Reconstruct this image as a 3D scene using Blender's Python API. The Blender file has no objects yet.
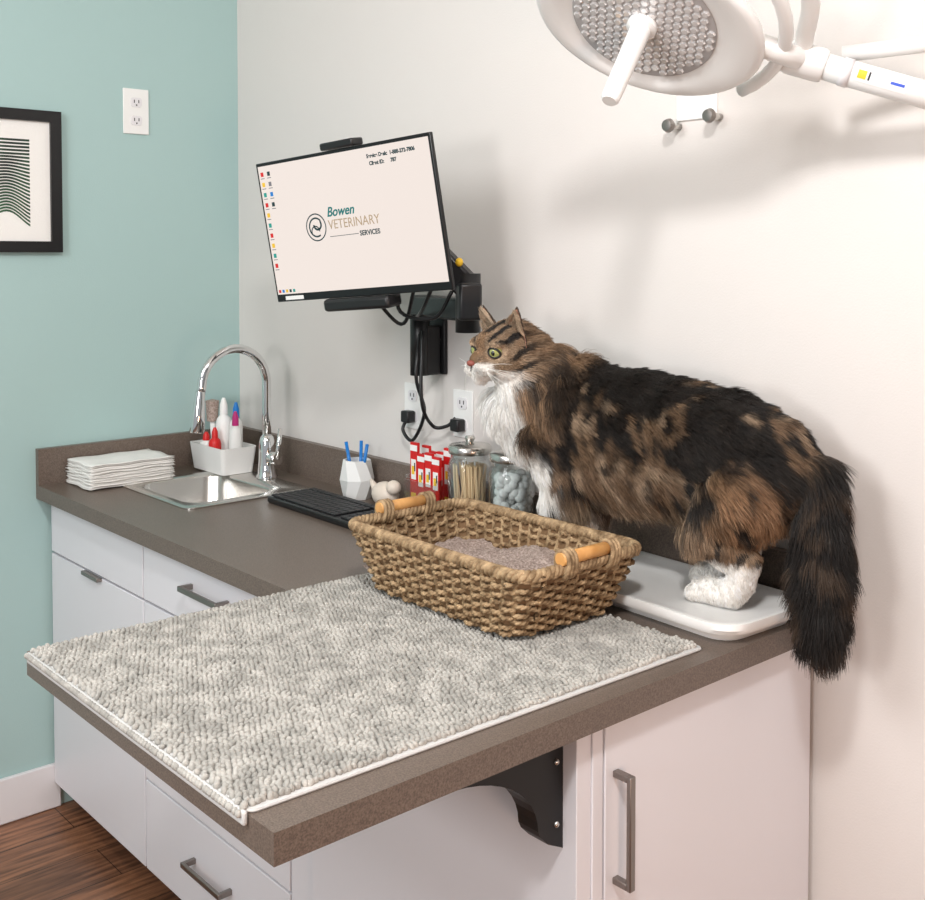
import bpy, bmesh, math, random
import numpy as np
from mathutils import Vector, Matrix, kdtree, noise
from math import radians, sin, cos, pi
random.seed(4); np.random.seed(4)
scn=bpy.context.scene
scn.view_settings.view_transform='Standard'
COL=scn.collection

# ---------------------------------------------------------------- materials
def srgb(r,g,b):
    f=lambda c:(c/255/12.92 if c/255<=.04045 else ((c/255+.055)/1.055)**2.4)
    return (f(r),f(g),f(b),1)
def mat(name,col,rough=.5,metal=0,bump=0,bscale=200,var=0,vscale=8,trans=0,emit=0,coat=0,ior=1.45,col2=None,detail=4):
    m=bpy.data.materials.new(name); m.use_nodes=True
    nt=m.node_tree; b=nt.nodes['Principled BSDF']
    if len(col)==3: col=tuple(col)+(1,)
    b.inputs['Base Color'].default_value=col
    b.inputs['Roughness'].default_value=rough; b.inputs['Metallic'].default_value=metal
    b.inputs['Transmission Weight'].default_value=trans; b.inputs['IOR'].default_value=ior
    b.inputs['Coat Weight'].default_value=coat
    if emit:
        b.inputs['Emission Color'].default_value=col; b.inputs['Emission Strength'].default_value=emit
    tc=nt.nodes.new('ShaderNodeTexCoord')
    if var or col2:
        n=nt.nodes.new('ShaderNodeTexNoise'); n.inputs['Scale'].default_value=vscale; n.inputs['Detail'].default_value=detail
        nt.links.new(tc.outputs['Object'],n.inputs['Vector'])
        r=nt.nodes.new('ShaderNodeValToRGB')
        c2=col2 if col2 else tuple(c*(1-var) for c in col[:3])+(1,)
        if len(c2)==3:c2=tuple(c2)+(1,)
        r.color_ramp.elements[0].position=.35; r.color_ramp.elements[1].position=.65
        r.color_ramp.elements[0].color=c2; r.color_ramp.elements[1].color=col
        nt.links.new(n.outputs['Fac'],r.inputs['Fac']); nt.links.new(r.outputs['Color'],b.inputs['Base Color'])
    if bump:
        n=nt.nodes.new('ShaderNodeTexNoise'); n.inputs['Scale'].default_value=bscale; n.inputs['Detail'].default_value=3
        nt.links.new(tc.outputs['Object'],n.inputs['Vector'])
        bp=nt.nodes.new('ShaderNodeBump'); bp.inputs['Strength'].default_value=bump; bp.inputs['Distance'].default_value=.002
        nt.links.new(n.outputs['Fac'],bp.inputs['Height']); nt.links.new(bp.outputs['Normal'],b.inputs['Normal'])
    return m
M={}
M['teal']=mat('teal_paint',srgb(168,196,194),.6,bump=.15,bscale=250)
M['white_wall']=mat('white_paint',srgb(222,217,213),.6,bump=.15,bscale=250)
M['ceil']=mat('ceiling_paint',srgb(235,232,228),.7)
M['trim']=mat('trim_white',srgb(228,226,228),.4)
M['counter']=mat('laminate',srgb(122,108,98),.36,col2=srgb(90,79,71),vscale=420,bump=.05,bscale=500)
M['cab']=mat('cabinet_white',srgb(228,227,232),.35)
M['gap']=mat('cabinet_gap',(.05,.05,.055),.8)
M['nickel']=mat('brushed_nickel',(.30,.27,.25),.38,1)
M['steel']=mat('stainless',(.62,.60,.57),.25,1)
M['chrome']=mat('chrome',(.8,.8,.8),.06,1)
M['black']=mat('black_plastic',(.012,.012,.013),.35)
M['blackm']=mat('black_metal',(.01,.01,.011),.45)
M['bezel']=mat('bezel',(.006,.006,.007),.3)
M['wp']=mat('white_plastic',srgb(238,238,236),.3)
M['paper']=mat('paper',srgb(240,238,234),.85,bump=.4,bscale=300)
# thin clear glass / acrylic: fresnel mix of transparent and glossy
gm=bpy.data.materials.new('clear_glass'); gm.use_nodes=True; nt=gm.node_tree
for n_ in list(nt.nodes):
    if n_.type!='OUTPUT_MATERIAL': nt.nodes.remove(n_)
tr=nt.nodes.new('ShaderNodeBsdfTransparent'); tr.inputs['Color'].default_value=(.95,.97,.97,1)
gl=nt.nodes.new('ShaderNodeBsdfGlossy'); gl.inputs['Roughness'].default_value=.03
fr_=nt.nodes.new('ShaderNodeLayerWeight'); fr_.inputs['Blend'].default_value=.22
mxs=nt.nodes.new('ShaderNodeMixShader'); nt.links.new(fr_.outputs['Facing'],mxs.inputs['Fac']); nt.links.new(tr.outputs[0],mxs.inputs[1]); nt.links.new(gl.outputs[0],mxs.inputs[2])
nt.links.new(mxs.outputs[0],[n_ for n_ in nt.nodes if n_.type=='OUTPUT_MATERIAL'][0].inputs['Surface'])
M['glass']=gm
M['key']=mat('keys',(.02,.02,.022),.5)
M['red']=mat('red',srgb(205,30,30),.4)
M['pink']=mat('magenta',srgb(190,40,120),.4)
M['tealp']=mat('teal_plastic',srgb(30,150,140),.4)
M['blue']=mat('blue_pen',srgb(20,120,200),.3)
M['yel']=mat('yellow',srgb(235,190,50),.5)
M['wood']=mat('dowel_wood',srgb(222,170,108),.4,col2=srgb(202,146,84),vscale=30)
M['stick']=mat('birch',srgb(222,190,150),.6)
M['ceramic']=mat('ceramic_cream',srgb(228,214,200),.35)
M['seagrass']=mat('seagrass',srgb(186,158,122),.75,col2=srgb(116,92,64),vscale=60,bump=.9,bscale=330,detail=6)
M['seadark']=mat('seagrass_dark',srgb(120,92,64),.85,bump=.8,bscale=120)
M['litter']=mat('litter',srgb(196,178,168),.9,col2=srgb(136,118,110),vscale=260,bump=1,bscale=350)
M['mat']=mat('chenille',srgb(198,194,187),.9,col2=srgb(160,157,151),vscale=30,bump=.8,bscale=900,detail=6)
M['matw']=mat('mat_hem',srgb(205,204,202),.9,bump=.6,bscale=600)
M['lampw']=mat('lamp_white',srgb(232,231,229),.3,coat=.2)
M['cotton']=mat('cotton',srgb(244,243,241),.95,bump=.5,bscale=150)

# ---------------------------------------------------------------- helpers
def link(o,parent=None):
    COL.objects.link(o)
    if parent is not None: o.parent=parent
    return o
def empty(name,loc=(0,0,0),rot=None):
    e=bpy.data.objects.new(name,None); e.empty_display_size=.05
    e.location=loc
    if rot is not None: 
        e.rotation_mode='XYZ'; e.rotation_euler=rot
    COL.objects.link(e); return e
def mobj(name,bm,m,parent=None,smooth=False,bevel=0,seg=2):
    me=bpy.data.meshes.new(name); bmesh.ops.recalc_face_normals(bm,faces=bm.faces[:]); bm.to_mesh(me); bm.free()
    if smooth:
        for p in me.polygons:p.use_smooth=True
    ms=m if isinstance(m,list) else [m]
    for x in ms: me.materials.append(x)
    o=bpy.data.objects.new(name,me); link(o,parent)
    if bevel:
        b=o.modifiers.new('bev','BEVEL'); b.width=bevel; b.segments=seg; b.limit_method='ANGLE'
        for p in me.polygons:p.use_smooth=True
        if hasattr(me,'set_sharp_from_angle'): me.set_sharp_from_angle(angle=radians(40))
    return o
def addbox(bm,x0,x1,y0,y1,z0,z1,mi=0):
    v=[bm.verts.new(p) for p in [(x0,y0,z0),(x1,y0,z0),(x1,y1,z0),(x0,y1,z0),(x0,y0,z1),(x1,y0,z1),(x1,y1,z1),(x0,y1,z1)]]
    for f in [(0,3,2,1),(4,5,6,7),(0,1,5,4),(1,2,6,5),(2,3,7,6),(3,0,4,7)]:
        fc=bm.faces.new([v[i] for i in f]); fc.material_index=mi
def box(name,x0,x1,y0,y1,z0,z1,m,parent=None,bevel=0):
    bm=bmesh.new(); addbox(bm,x0,x1,y0,y1,z0,z1); return mobj(name,bm,m,parent,bevel=bevel)
def boxes(name,lst,m,parent=None,bevel=0):
    bm=bmesh.new()
    for b in lst: addbox(bm,*b)
    return mobj(name,bm,m,parent,bevel=bevel)
def frame_from(d):
    d=Vector(d).normalized(); a=Vector((0,0,1)) if abs(d.z)<.95 else Vector((1,0,0))
    u=d.cross(a).normalized(); return u,d.cross(u).normalized(),d
def addtube(bm,pts,rad,n=12,cap=True,mi=0,closed=False):
    pts=[Vector(p) for p in pts]; N=len(pts)
    rs=rad if isinstance(rad,(list,tuple)) else [rad]*N
    rings=[]; up=None
    for i,p in enumerate(pts):
        if closed: d=pts[(i+1)%N]-pts[i-1]
        else: d=pts[min(i+1,N-1)]-pts[max(i-1,0)]
        d.normalize()
        if up is None: u,_,_=frame_from(d); up=u
        u=(up-d*up.dot(d)).normalized(); up=u; w=d.cross(u)
        rings.append([bm.verts.new(p+(u*cos(2*pi*k/n)+w*sin(2*pi*k/n))*rs[i]) for k in range(n)])
    for i in range(N if closed else N-1):
        a,b=rings[i],rings[(i+1)%N]
        for k in range(n):
            f=bm.faces.new((a[k],a[(k+1)%n],b[(k+1)%n],b[k])); f.material_index=mi; f.smooth=True
    if cap and not closed:
        for r in (rings[0],rings[-1]):
            try: f=bm.faces.new(r); f.material_index=mi
            except: pass
def tube(name,pts,rad,m,parent=None,n=14,closed=False):
    bm=bmesh.new(); addtube(bm,pts,rad,n,closed=closed); return mobj(name,bm,m,parent)
def cat_rom(pts,k=8):
    P=[Vector(p) for p in pts]; P=[2*P[0]-P[1]]+P+[2*P[-1]-P[-2]]; out=[]
    for i in range(1,len(P)-2):
        for j in range(k):
            t=j/k; a,b,c,d=P[i-1],P[i],P[i+1],P[i+2]
            out.append(.5*((2*b)+(c-a)*t+(2*a-5*b+4*c-d)*t*t+(3*b-a-3*c+d)*t**3))
    out.append(P[-2]); return out
def lathe(name,prof,m,parent=None,loc=(0,0,0),n=40,axis=None,smooth=True):
    bm=bmesh.new(); u,w,d=(Vector((1,0,0)),Vector((0,1,0)),Vector((0,0,1))) if axis is None else frame_from(axis)
    L=Vector(loc); rings=[]
    for r,z in prof:
        if r<1e-6: rings.append([bm.verts.new(L+d*z)])
        else: rings.append([bm.verts.new(L+d*z+(u*cos(2*pi*k/n)+w*sin(2*pi*k/n))*r) for k in range(n)])
    for a,b in zip(rings[:-1],rings[1:]):
        for k in range(n):
            if len(a)==1 and len(b)==1: continue
            if len(a)==1: bm.faces.new((a[0],b[(k+1)%n],b[k]))
            elif len(b)==1: bm.faces.new((a[k],a[(k+1)%n],b[0]))
            else: bm.faces.new((a[k],a[(k+1)%n],b[(k+1)%n],b[k]))
    o=mobj(name,bm,m,parent,smooth=smooth)
    if smooth and hasattr(o.data,'set_sharp_from_angle'): o.data.set_sharp_from_angle(angle=radians(50))
    return o
def rrect(cx,cy,hx,hy,r,z,k=6):
    out=[]
    for sx,sy,a0 in ((1,1,0),(-1,1,90),(-1,-1,180),(1,-1,270)):
        for i in range(k+1):
            a=radians(a0+90*i/k); out.append((cx+sx*(hx-r)+r*cos(a),cy+sy*(hy-r)+r*sin(a),z))
    return out
def loft(name,rings,m,parent=None,cap0=True,cap1=True,smooth=True,ang=40):
    bm=bmesh.new(); R=[[bm.verts.new(p) for p in r] for r in rings]
    for a,b in zip(R[:-1],R[1:]):
        n=len(a)
        for k in range(n): bm.faces.new((a[k],a[(k+1)%n],b[(k+1)%n],b[k]))
    if cap0: bm.faces.new(R[0])
    if cap1: bm.faces.new(R[-1])
    o=mobj(name,bm,m,parent,smooth=smooth)
    if hasattr(o.data,'set_sharp_from_angle'): o.data.set_sharp_from_angle(angle=radians(ang))
    return o
def ball(name,c,r,m,parent=None,seg=24,mtx=None):
    bm=bmesh.new(); bmesh.ops.create_uvsphere(bm,u_segments=seg,v_segments=seg//2,radius=1)
    rr=(r,r,r) if not isinstance(r,tuple) else r
    T=Matrix.Translation(Vector(c)) @ (mtx if mtx is not None else Matrix.Identity(4)) @ Matrix.Diagonal((*rr,1))
    bmesh.ops.transform(bm,matrix=T,verts=bm.verts[:])
    return mobj(name,bm,m,parent,smooth=True)
def text(name,s,size,loc,m,parent,ext=.0002,align='LEFT',shear=0,sx=1,offset=0):
    c=bpy.data.curves.new(name,'FONT'); c.body=s; c.size=size; c.extrude=ext; c.align_x=align; c.shear=shear; c.offset=offset
    c.materials.append(m); o=bpy.data.objects.new(name,c); link(o,parent)
    o.location=loc; o.rotation_euler=(radians(90),0,0); o.scale=(sx,1,1); return o

# ---------------------------------------------------------------- camera
cam=bpy.data.cameras.new('camera'); co=bpy.data.objects.new('camera',cam); COL.objects.link(co)
co.location=(3.05,-1.75,1.54); co.rotation_euler=(radians(88),0,radians(48.77))
cam.sensor_width=36; cam.lens=43.2; cam.shift_y=-.1686; cam.clip_start=.05
scn.camera=co

# ---------------------------------------------------------------- room
H=.91; P1=1.28; P2=2.02; LEN=1.121; D=.635
box('wall_back',-.1,5.2,0,.1,0,2.75,M['white_wall'])
box('wall_left',-.1,0,-4.5,0,0,2.75,M['teal'])
box('ceiling',-.1,5.2,-4.5,.1,2.75,2.85,M['ceil'])
fm=bpy.data.materials.new('wood_plank_floor'); fm.use_nodes=True; nt=fm.node_tree; b=nt.nodes['Principled BSDF']
tc=nt.nodes.new('ShaderNodeTexCoord'); mp=nt.nodes.new('ShaderNodeMapping'); mp.inputs['Rotation'].default_value=(0,0,radians(90))
br=nt.nodes.new('ShaderNodeTexBrick'); br.inputs['Scale'].default_value=1; br.inputs['Brick Width'].default_value=1.2; br.inputs['Row Height'].default_value=.15
br.inputs['Mortar Size'].default_value=.0012; br.inputs['Color1'].default_value=srgb(146,104,78); br.inputs['Color2'].default_value=srgb(108,76,58); br.inputs['Mortar'].default_value=(.02,.014,.01,1)
mp2=nt.nodes.new('ShaderNodeMapping'); mp2.inputs['Scale'].default_value=(70,5,1)
ns=nt.nodes.new('ShaderNodeTexNoise'); ns.inputs['Scale'].default_value=1; ns.inputs['Detail'].default_value=8
mx=nt.nodes.new('ShaderNodeMixRGB'); mx.blend_type='MULTIPLY'; mx.inputs['Fac'].default_value=.9
rp=nt.nodes.new('ShaderNodeValToRGB'); rp.color_ramp.elements[0].position=.35; rp.color_ramp.elements[0].color=(.35,.3,.28,1); rp.color_ramp.elements[1].position=.65; rp.color_ramp.elements[1].color=(1.3,1.2,1.1,1)
L=nt.links.new
L(tc.outputs['Object'],mp.inputs['Vector']); L(mp.outputs['Vector'],br.inputs['Vector']); L(tc.outputs['Object'],mp2.inputs['Vector']); L(mp2.outputs['Vector'],ns.inputs['Vector'])
L(ns.outputs['Fac'],rp.inputs['Fac']); L(br.outputs['Color'],mx.inputs[1]); L(rp.outputs['Color'],mx.inputs[2]); L(mx.outputs['Color'],b.inputs['Base Color']); b.inputs['Roughness'].default_value=.4
box('floor',-.1,5.2,-4.5,.1,-.1,0,fm)
box('baseboard_left',0,.014,-4.5,-.58,0,.125,M['trim'],bevel=.004)
box('baseboard_back',2.0,5.2,-.014,0,0,.125,M['trim'],bevel=.004)

# ---------------------------------------------------------------- counter & cabinets
bx=[(0,.19,-D,0,H-.038,H),(.53,P2,-D,0,H-.038,H),(.19,.53,-D,-.44,H-.038,H),(.19,.53,-.18,0,H-.038,H),
    (P1,P2,-LEN,-D,H-.038,H),
    (0,P2+.02,-.02,0,H,H+.1),(0,.02,-D,-.02,H,H+.1)]
boxes('countertop',bx,M['counter'])
cab=empty('base_cabinet')
fy=-.60
bxs=[(.012,.18,fy+.02,-.002,.09,H-.0385),(.54,1.98,fy+.02,-.002,.09,H-.0385),(.18,.54,fy+.02,-.002,.09,.7)]
boxes('carcass',bxs,M['gap'],cab)
box('toe_kick',.012,1.94,fy+.08,-.01,0,.09,M['gap'],cab)
fr=[(.016,.585,.725,.868),(.016,.585,.075,.719),(.591,1.225,.725,.868),(.591,1.225,.507,.719),(.591,1.225,.295,.501),(.591,1.225,.075,.289),(1.231,1.32,.075,.868)]
for i,(a,b_,c,d) in enumerate(fr): box('front_%d'%i,a,b_,fy,fy+.019,c,d,M['cab'],cab,bevel=.0012)
box('end_panel',1.324,1.996,fy-.012,fy+.018,.0,.8715,M['cab'],cab,bevel=.001)
box('side_filler',1.98,1.999,fy+.0185,-.56,.0,.8715,M['cab'],cab,bevel=.001)
box('side_door',1.982,2.0,-.556,-.012,.09,.866,M['cab'],cab,bevel=.0015)
box('side_plinth',1.98,1.996,-.556,-.003,0,.086,M['cab'],cab)
def bar_pull(c,axis,ln,out):
    c=Vector(c);a=Vector(axis);o=Vector(out); w=o.cross(a).normalized()*.006
    bm=bmesh.new()
    def bb(p,q):
        lo=[min(p[i],q[i]) for i in range(3)];hi=[max(p[i],q[i]) for i in range(3)]
        addbox(bm,lo[0],hi[0],lo[1],hi[1],lo[2],hi[2])
    h=a*ln/2
    bb(c-h+o*.026-w,c+h+o*.034+w)
    bb(c-h-w,c-h+a*.01+o*.027+w); bb(c+h-w,c+h-a*.01+o*.027+w)
    mobj('bar_pull',bm,M['nickel'],cab,bevel=.0015)
bar_pull((.912,fy,.81),(1,0,0),.17,(0,-1,0))
bar_pull((.915,fy,.195),(1,0,0),.17,(0,-1,0))
bar_pull((.912,fy,.62),(1,0,0),.17,(0,-1,0))
bar_pull((.912,fy,.42),(1,0,0),.17,(0,-1,0))
bar_pull((2.0,-.534,.708),(0,0,1),.168,(1,0,0))
box('tab_pull',.25,.35,fy-.014,fy,.712,.722,M['nickel'],cab,bevel=.001)
def bracket(x):
    bm=bmesh.new(); prof=[(0,0),(-.25,0),(-.25,-.02)]
    for i in range(13):
        a=radians(90*i/12); prof.append((-.05-.18*(1-sin(a))-.0, -.03-.11*(1-cos(a))))
    prof+=[(-.045,-.15),(-.03,-.165),(0,-.18)]
    y0=fy-.0125; z0=H-.0385
    A=[bm.verts.new((x-.02,y0+p[0],z0+p[1])) for p in prof]; B=[bm.verts.new((x+.02,y0+p[0],z0+p[1])) for p in prof]
    bm.faces.new(A); bm.faces.new(B[::-1]); n=len(A)
    for i in range(n): bm.faces.new((A[i],A[(i+1)%n],B[(i+1)%n],B[i]))
    e=empty('counter_bracket'); mobj('gusset',bm,M['blackm'],e)
    for zz in (-.05,-.14): ball('bolt',(x+.021,y0-.015,z0+zz),.005,M['steel'],e,12)
bracket(1.95); bracket(1.40)

# ---------------------------------------------------------------- sink & faucet
sk=empty('sink')
cx,cy=.36,-.285
rings=[rrect(cx,cy,.2,.186,.03,H+.0002),rrect(cx,cy,.2,.186,.03,H+.004),rrect(cx,cy,.194,.18,.028,H+.006),
 rrect(cx,cy-.028,.162,.128,.05,H+.005),rrect(cx,cy-.028,.158,.124,.05,H-.002),rrect(cx,cy-.028,.153,.119,.05,H-.1),rrect(cx,cy-.028,.135,.1,.05,H-.125),rrect(cx,cy-.028,.03,.03,.028,H-.13)]
loft('basin',rings,M['steel'],sk,cap0=False,ang=60)
lathe('drain',[(0,.001),(.025,.001),(.03,.004),(.036,.002)],M['chrome'],sk,(cx,cy-.028,H-.129))
fa=empty('faucet'); fx,fy2=.36,-.122; zb=H+.006
lathe('base',[(0,0),(.03,0),(.03,.006),(.026,.012),(.023,.05),(.022,.1),(.018,.115),(.014,.12),(.0,.12)],M['chrome'],fa,(fx,fy2,zb))
pts=[(fx,fy2,zb+.1),(fx,fy2,1.10),(fx,fy2,1.185)]
for i in range(1,17):
    a=pi*i/16; pts.append((fx,fy2-.1+.1*cos(a),1.185+.1*sin(a)))
pts+= [(fx,fy2-.205,1.165)]
tube('spout',pts,.0125,M['chrome'],fa,20)
lathe('spray_head',[(0,0),(.0135,0),(.0145,.02),(.018,.06),(.02,.105),(.018,.11),(0,.11)],M['chrome'],fa,(fx,fy2-.2045,1.175),axis=(0,-.1,-1),n=28)
tube('handle_stub',[(fx,fy2,.975),(fx+.05,fy2+.005,.975)],.017,M['chrome'],fa,24)
tube('lever',[(fx+.045,fy2+.005,.975),(fx+.05,fy2+.006,1.0),(fx+.058,fy2+.008,1.06)],[.009,.007,.006],M['chrome'],fa,12)

# ---------------------------------------------------------------- counter clutter
nb=empty('folded_towel_stack')
nz=18
for i in range(nz):
    z0=H+.0035+i*.0036; sag=.6+.4*i/nz
    bm=bmesh.new(); ox,oy=random.uniform(-.003,.003),random.uniform(-.004,.004); ph1=random.uniform(0,6)
    G=14
    def pz(u,v,top):
        e=min(1-abs(u),1-abs(v)); soft=.0010*(1-min(1,e*7))
        wav=.0014*sin(u*5+ph1)*sag+.001*sin(v*7+i*.4)*sag
        return z0+wav+(.0034-soft if top else soft)
    T_=[[bm.verts.new((.110+ox+.083*(i2/G*2-1)+.0015*sin(j2*.9+ph1),-.44+oy+.12*(j2/G*2-1)+.0015*sin(i2*.8+ph1),pz(i2/G*2-1,j2/G*2-1,True))) for j2 in range(G+1)] for i2 in range(G+1)]
    B_=[[bm.verts.new((T_[i2][j2].co.x,T_[i2][j2].co.y,pz(i2/G*2-1,j2/G*2-1,False))) for j2 in range(G+1)] for i2 in range(G+1)]
    for i2 in range(G):
        for j2 in range(G):
            bm.faces.new((T_[i2][j2],T_[i2+1][j2],T_[i2+1][j2+1],T_[i2][j2+1])); bm.faces.new((B_[i2][j2],B_[i2][j2+1],B_[i2+1][j2+1],B_[i2+1][j2]))
        for (a,b2) in ((0,0),(G,G)):
            bm.faces.new((T_[i2][a],T_[i2+1][a],B_[i2+1][a],B_[i2][a])); bm.faces.new((T_[a][i2],T_[a][i2+1],B_[a][i2+1],B_[a][i2]))
    mobj('towel_%d'%i,bm,M['paper'],nb,smooth=True)
cd=empty('bottle_caddy')
ccx,ccy=.170,-.155
loft('tub',[rrect(ccx,ccy,.09,.05,.012,H+.0065),rrect(ccx,ccy,.1,.058,.014,H+.082),rrect(ccx,ccy,.096,.054,.012,H+.082),rrect(ccx,ccy,.087,.047,.01,H+.012)],M['wp'],cd)
def bottle(name,x,y,r,h,body,capm,z0=H+.0125,cr=.4):
    e=empty(name)
    lathe('body',[(0,0),(r*.95,0),(r,.004),(r,h*.62),(r*.85,h*.7),(r*cr,h*.76),(r*cr,h*.8),(0,h*.8)],body,e,(x,y,z0),n=24)
    lathe('cap',[(0,h*.76),(r*cr*1.3,h*.76),(r*cr*1.2,h*.9),(r*.2,h),(0,h)],capm,e,(x,y,z0),n=20)
bottle('squeeze_bottle',.150,-.140,.023,.2,M['wp'],M['wp'])
bottle('squeeze_bottle',.195,-.125,.019,.19,M['wp'],M['blue'])
bottle('nail_polish_bottle',.235,-.15,.019,.17,M['wp'],M['pink'])
bottle('red_bottle',.175,-.183,.018,.12,M['red'],M['red'])
bottle('ointment_bottle',.118,-.18,.020,.10,M['wp'],M['red'])
bru=empty('scrub_brush')
tube('handle',[(.105,-.145,H+.0125),(.1,-.15,H+.15)],.008,M['wp'],bru); lathe('bristles',[(0,0),(.016,0),(.02,.06),(0,.065)],M['litter'],bru,(.1,-.15,H+.14))

kb=empty('keyboard',(.83,-.20,H+.0005),(0,0,radians(-1)))
loft('base',[rrect(0,0,.222,.075,.01,0),rrect(0,0,.225,.078,.011,.006),rrect(0,0,.224,.077,.011,.014),rrect(0,0,.22,.073,.01,.016)],M['black'],kb)
bl=[]
for r in range(6):
    for c in range(22):
        if c in (15,18): continue
        x=-.214+c*.0195; y=.062-r*.0215-(.004 if r else 0)
        if r==5 and 4<=c<=9:
            if c==4: bl.append((x,x+.0195*6-.003,y-.0185,y,.0162,.021))
            continue
        bl.append((x,x+.0168,y-.0185,y,.0162,.021))
boxes('keys',bl,M['key'],kb,bevel=.0015)
ms=empty('computer_mouse'); ball('shell',(1.0,-.075,H+.0195),(.045,.028,.0185),M['black'],ms)
pc=empty('pen_cup'); pcx,pcy=.715,-.068
rings=[]
for z,r,tw in ((0,.036,0),(.05,.046,22.5),(.1,.036,0),(.1,.032,0),(.05,.04,22.5),(.01,.03,0)):
    rings.append([(pcx+r*cos(radians(45*k+tw)),pcy+r*sin(radians(45*k+tw)),H+.0005+z) for k in range(8)])
loft('cup',rings,M['wp'],pc,smooth=False,ang=5)
for a,bq in (((-.01,.0),(-.026,-.016)),((.01,0),(.045,.0)),((0,.01),(-.015,.025))):
    tube('pen',[(pcx+a[0],pcy+a[1],H+.015),(pcx+bq[0],pcy+bq[1],H+.145)],.0045,M['blue'],pc,10)
fg=empty('ceramic_bird'); ball('body',(.845,-.075,H+.032),(.042,.030,.0315),M['ceramic'],fg); ball('head',(.888,-.082,H+.056),(.020,.018,.018),M['ceramic'],fg); 
tube('tail',[(.81,-.075,H+.035),(.785,-.075,H+.06)],[.013,.004],M['ceramic'],fg)

ph=empty('packet_holder'); hx,hy=1.085,-.115
bxs=[(hx-.055,hx+.055,hy-.045,hy+.045,H+.0005,H+.004),(hx-.055,hx+.055,hy-.045,hy-.042,H+.004,H+.11),(hx-.055,hx+.055,hy+.042,hy+.045,H+.004,H+.16),(hx-.055,hx-.052,hy-.042,hy+.042,H+.004,H+.12),(hx+.052,hx+.055,hy-.042,hy+.042,H+.004,H+.12)]
boxes('acrylic_box',bxs,M['glass'],ph)
for i in range(8):
    x=hx-.040+ (i%4)*.0265; y=hy-.025+(i//4)*.035; hh=.165+random.uniform(0,.03)
    bm=bmesh.new(); w_=.0125
    addbox(bm,x-w_,x+w_,y-.004,y+.004,H+.005,H+hh,0); addbox(bm,x-w_-.0002,x+w_+.0002,y-.0046,y-.0038,H+hh*.9,H+hh*.97,1)
    addbox(bm,x-.0085,x+.0085,y-.0048,y-.004,H+hh*.56,H+hh*.80,1); addbox(bm,x-.006,x+.004,y-.0051,y-.0046,H+hh*.62,H+hh*.72,2); addbox(bm,x-.009,x+.009,y-.0048,y-.004,H+hh*.32,H+hh*.4,2)
    addbox(bm,x+.003,x+.007,y-.0052,y-.0046,H+hh*.66,H+hh*.76,3)
    mobj('packet_%d'%i,bm,[M['red'],M['wp'],M['yel'],M['gap']],ph)
def jar(x,y,fill):
    e=empty('glass_jar'); z=H+.0005
    lathe('glass',[(0,0),(.046,0),(.05,.005),(.05,.16),(.044,.178),(.041,.18),(.041,.19),(.039,.19),(.039,.18),(.042,.176),(.0475,.158),(.0475,.008),(0,.007)],M['glass'],e,(x,y,z))
    lathe('lid',[(0,.1905),(.047,.1905),(.048,.193),(.048,.205),(.045,.209),(.02,.213),(.012,.214),(.008,.216),(.012,.224),(.009,.229),(0,.23)],M['steel'],e,(x,y,z))
    if fill=='sticks':
        bm=bmesh.new()
        for i in range(90):
            a=random.uniform(0,2*pi); r=random.uniform(0,.034); a2=a+random.uniform(-.6,.6); r2=random.uniform(0,.038)
            addtube(bm,[(x+r*cos(a),y+r*sin(a),z+.01),(x+r2*cos(a2),y+r2*sin(a2),z+.165)],.0021,6)
        mobj('wooden_sticks',bm,M['stick'],e)
    else:
        bm=bmesh.new()
        for i in range(200):
            a=random.uniform(0,2*pi); r=.036*math.sqrt(random.random()); zz=z+.018+random.random()*.145
            bmesh.ops.create_icosphere(bm,subdivisions=2,radius=.011,matrix=Matrix.Translation((x+r*cos(a),y+r*sin(a),zz)))
        mobj('cotton_balls',bm,M['cotton'],e,smooth=True)
jar(1.215,-.12,'sticks'); jar(1.345,-.115,'cotton')

# ---------------------------------------------------------------- wall items
def outlet(name,loc,rot,w=.07,h=.115):
    e=empty(name,loc,rot)   # faces -Y locally
    box('plate',-w/2,w/2,-.006,0,-h/2,h/2,M['wp'],e,bevel=.002)
    for zz in (-.026,.026):
        loft('socket',[[(p[0],-.006-.0 ,p[1]+zz) for p in rrect(0,0,.017,.014,.008,0)],[(p[0],-.0085,p[1]+zz) for p in rrect(0,0,.0165,.0135,.008,0)]],M['trim'],e)
        boxes('slots',[(-.008,-.0055,-.0092,-.008,zz-.002,zz+.007),(.0055,.008,-.0092,-.008,zz-.002,zz+.007),(-.002,.002,-.0092,-.008,zz-.010,zz-.006)],M['gap'],e)
outlet('wall_outlet',(0.0,-.335,1.955),(0,0,radians(90)),w=.078,h=.13)
outlet('wall_outlet',(1.06,0,1.16),(0,0,0),w=.07)
outlet('wall_outlet',(.87,0,1.16),(0,0,0),w=.07)
pf=empty('picture_frame',(0,-.56,1.548),(0,0,radians(90)))
Wd,Hd,fw=.42,.385,.03
boxes('frame',[(-Wd,0,-.022,0,0,fw),(-Wd,0,-.022,0,Hd-fw,Hd),(-Wd,-Wd+fw,-.022,0,fw,Hd-fw),(-fw,0,-.022,0,fw,Hd-fw)],M['bezel'],pf)
box('mat_board',-Wd+fw,-fw,-.012,-.001,fw,Hd-fw,M['paper'],pf)
bm=bmesh.new()
for i in range(24):
    xs=[-.32+.235*j/30 for j in range(31)]
    def wz(x,i=i):
        k=max(0,1-i/19); q=(x+.32)/.235
        return .085+i*.0093+k*(.020*math.sin(q*9.5+.8)+.016*(1-q))
    A=[bm.verts.new((x,-.0125,wz(x))) for x in xs]; B=[bm.verts.new((x,-.0125,wz(x)+.0058)) for x in xs]
    for j in range(30): bm.faces.new((A[j],A[j+1],B[j+1],B[j]))
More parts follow.
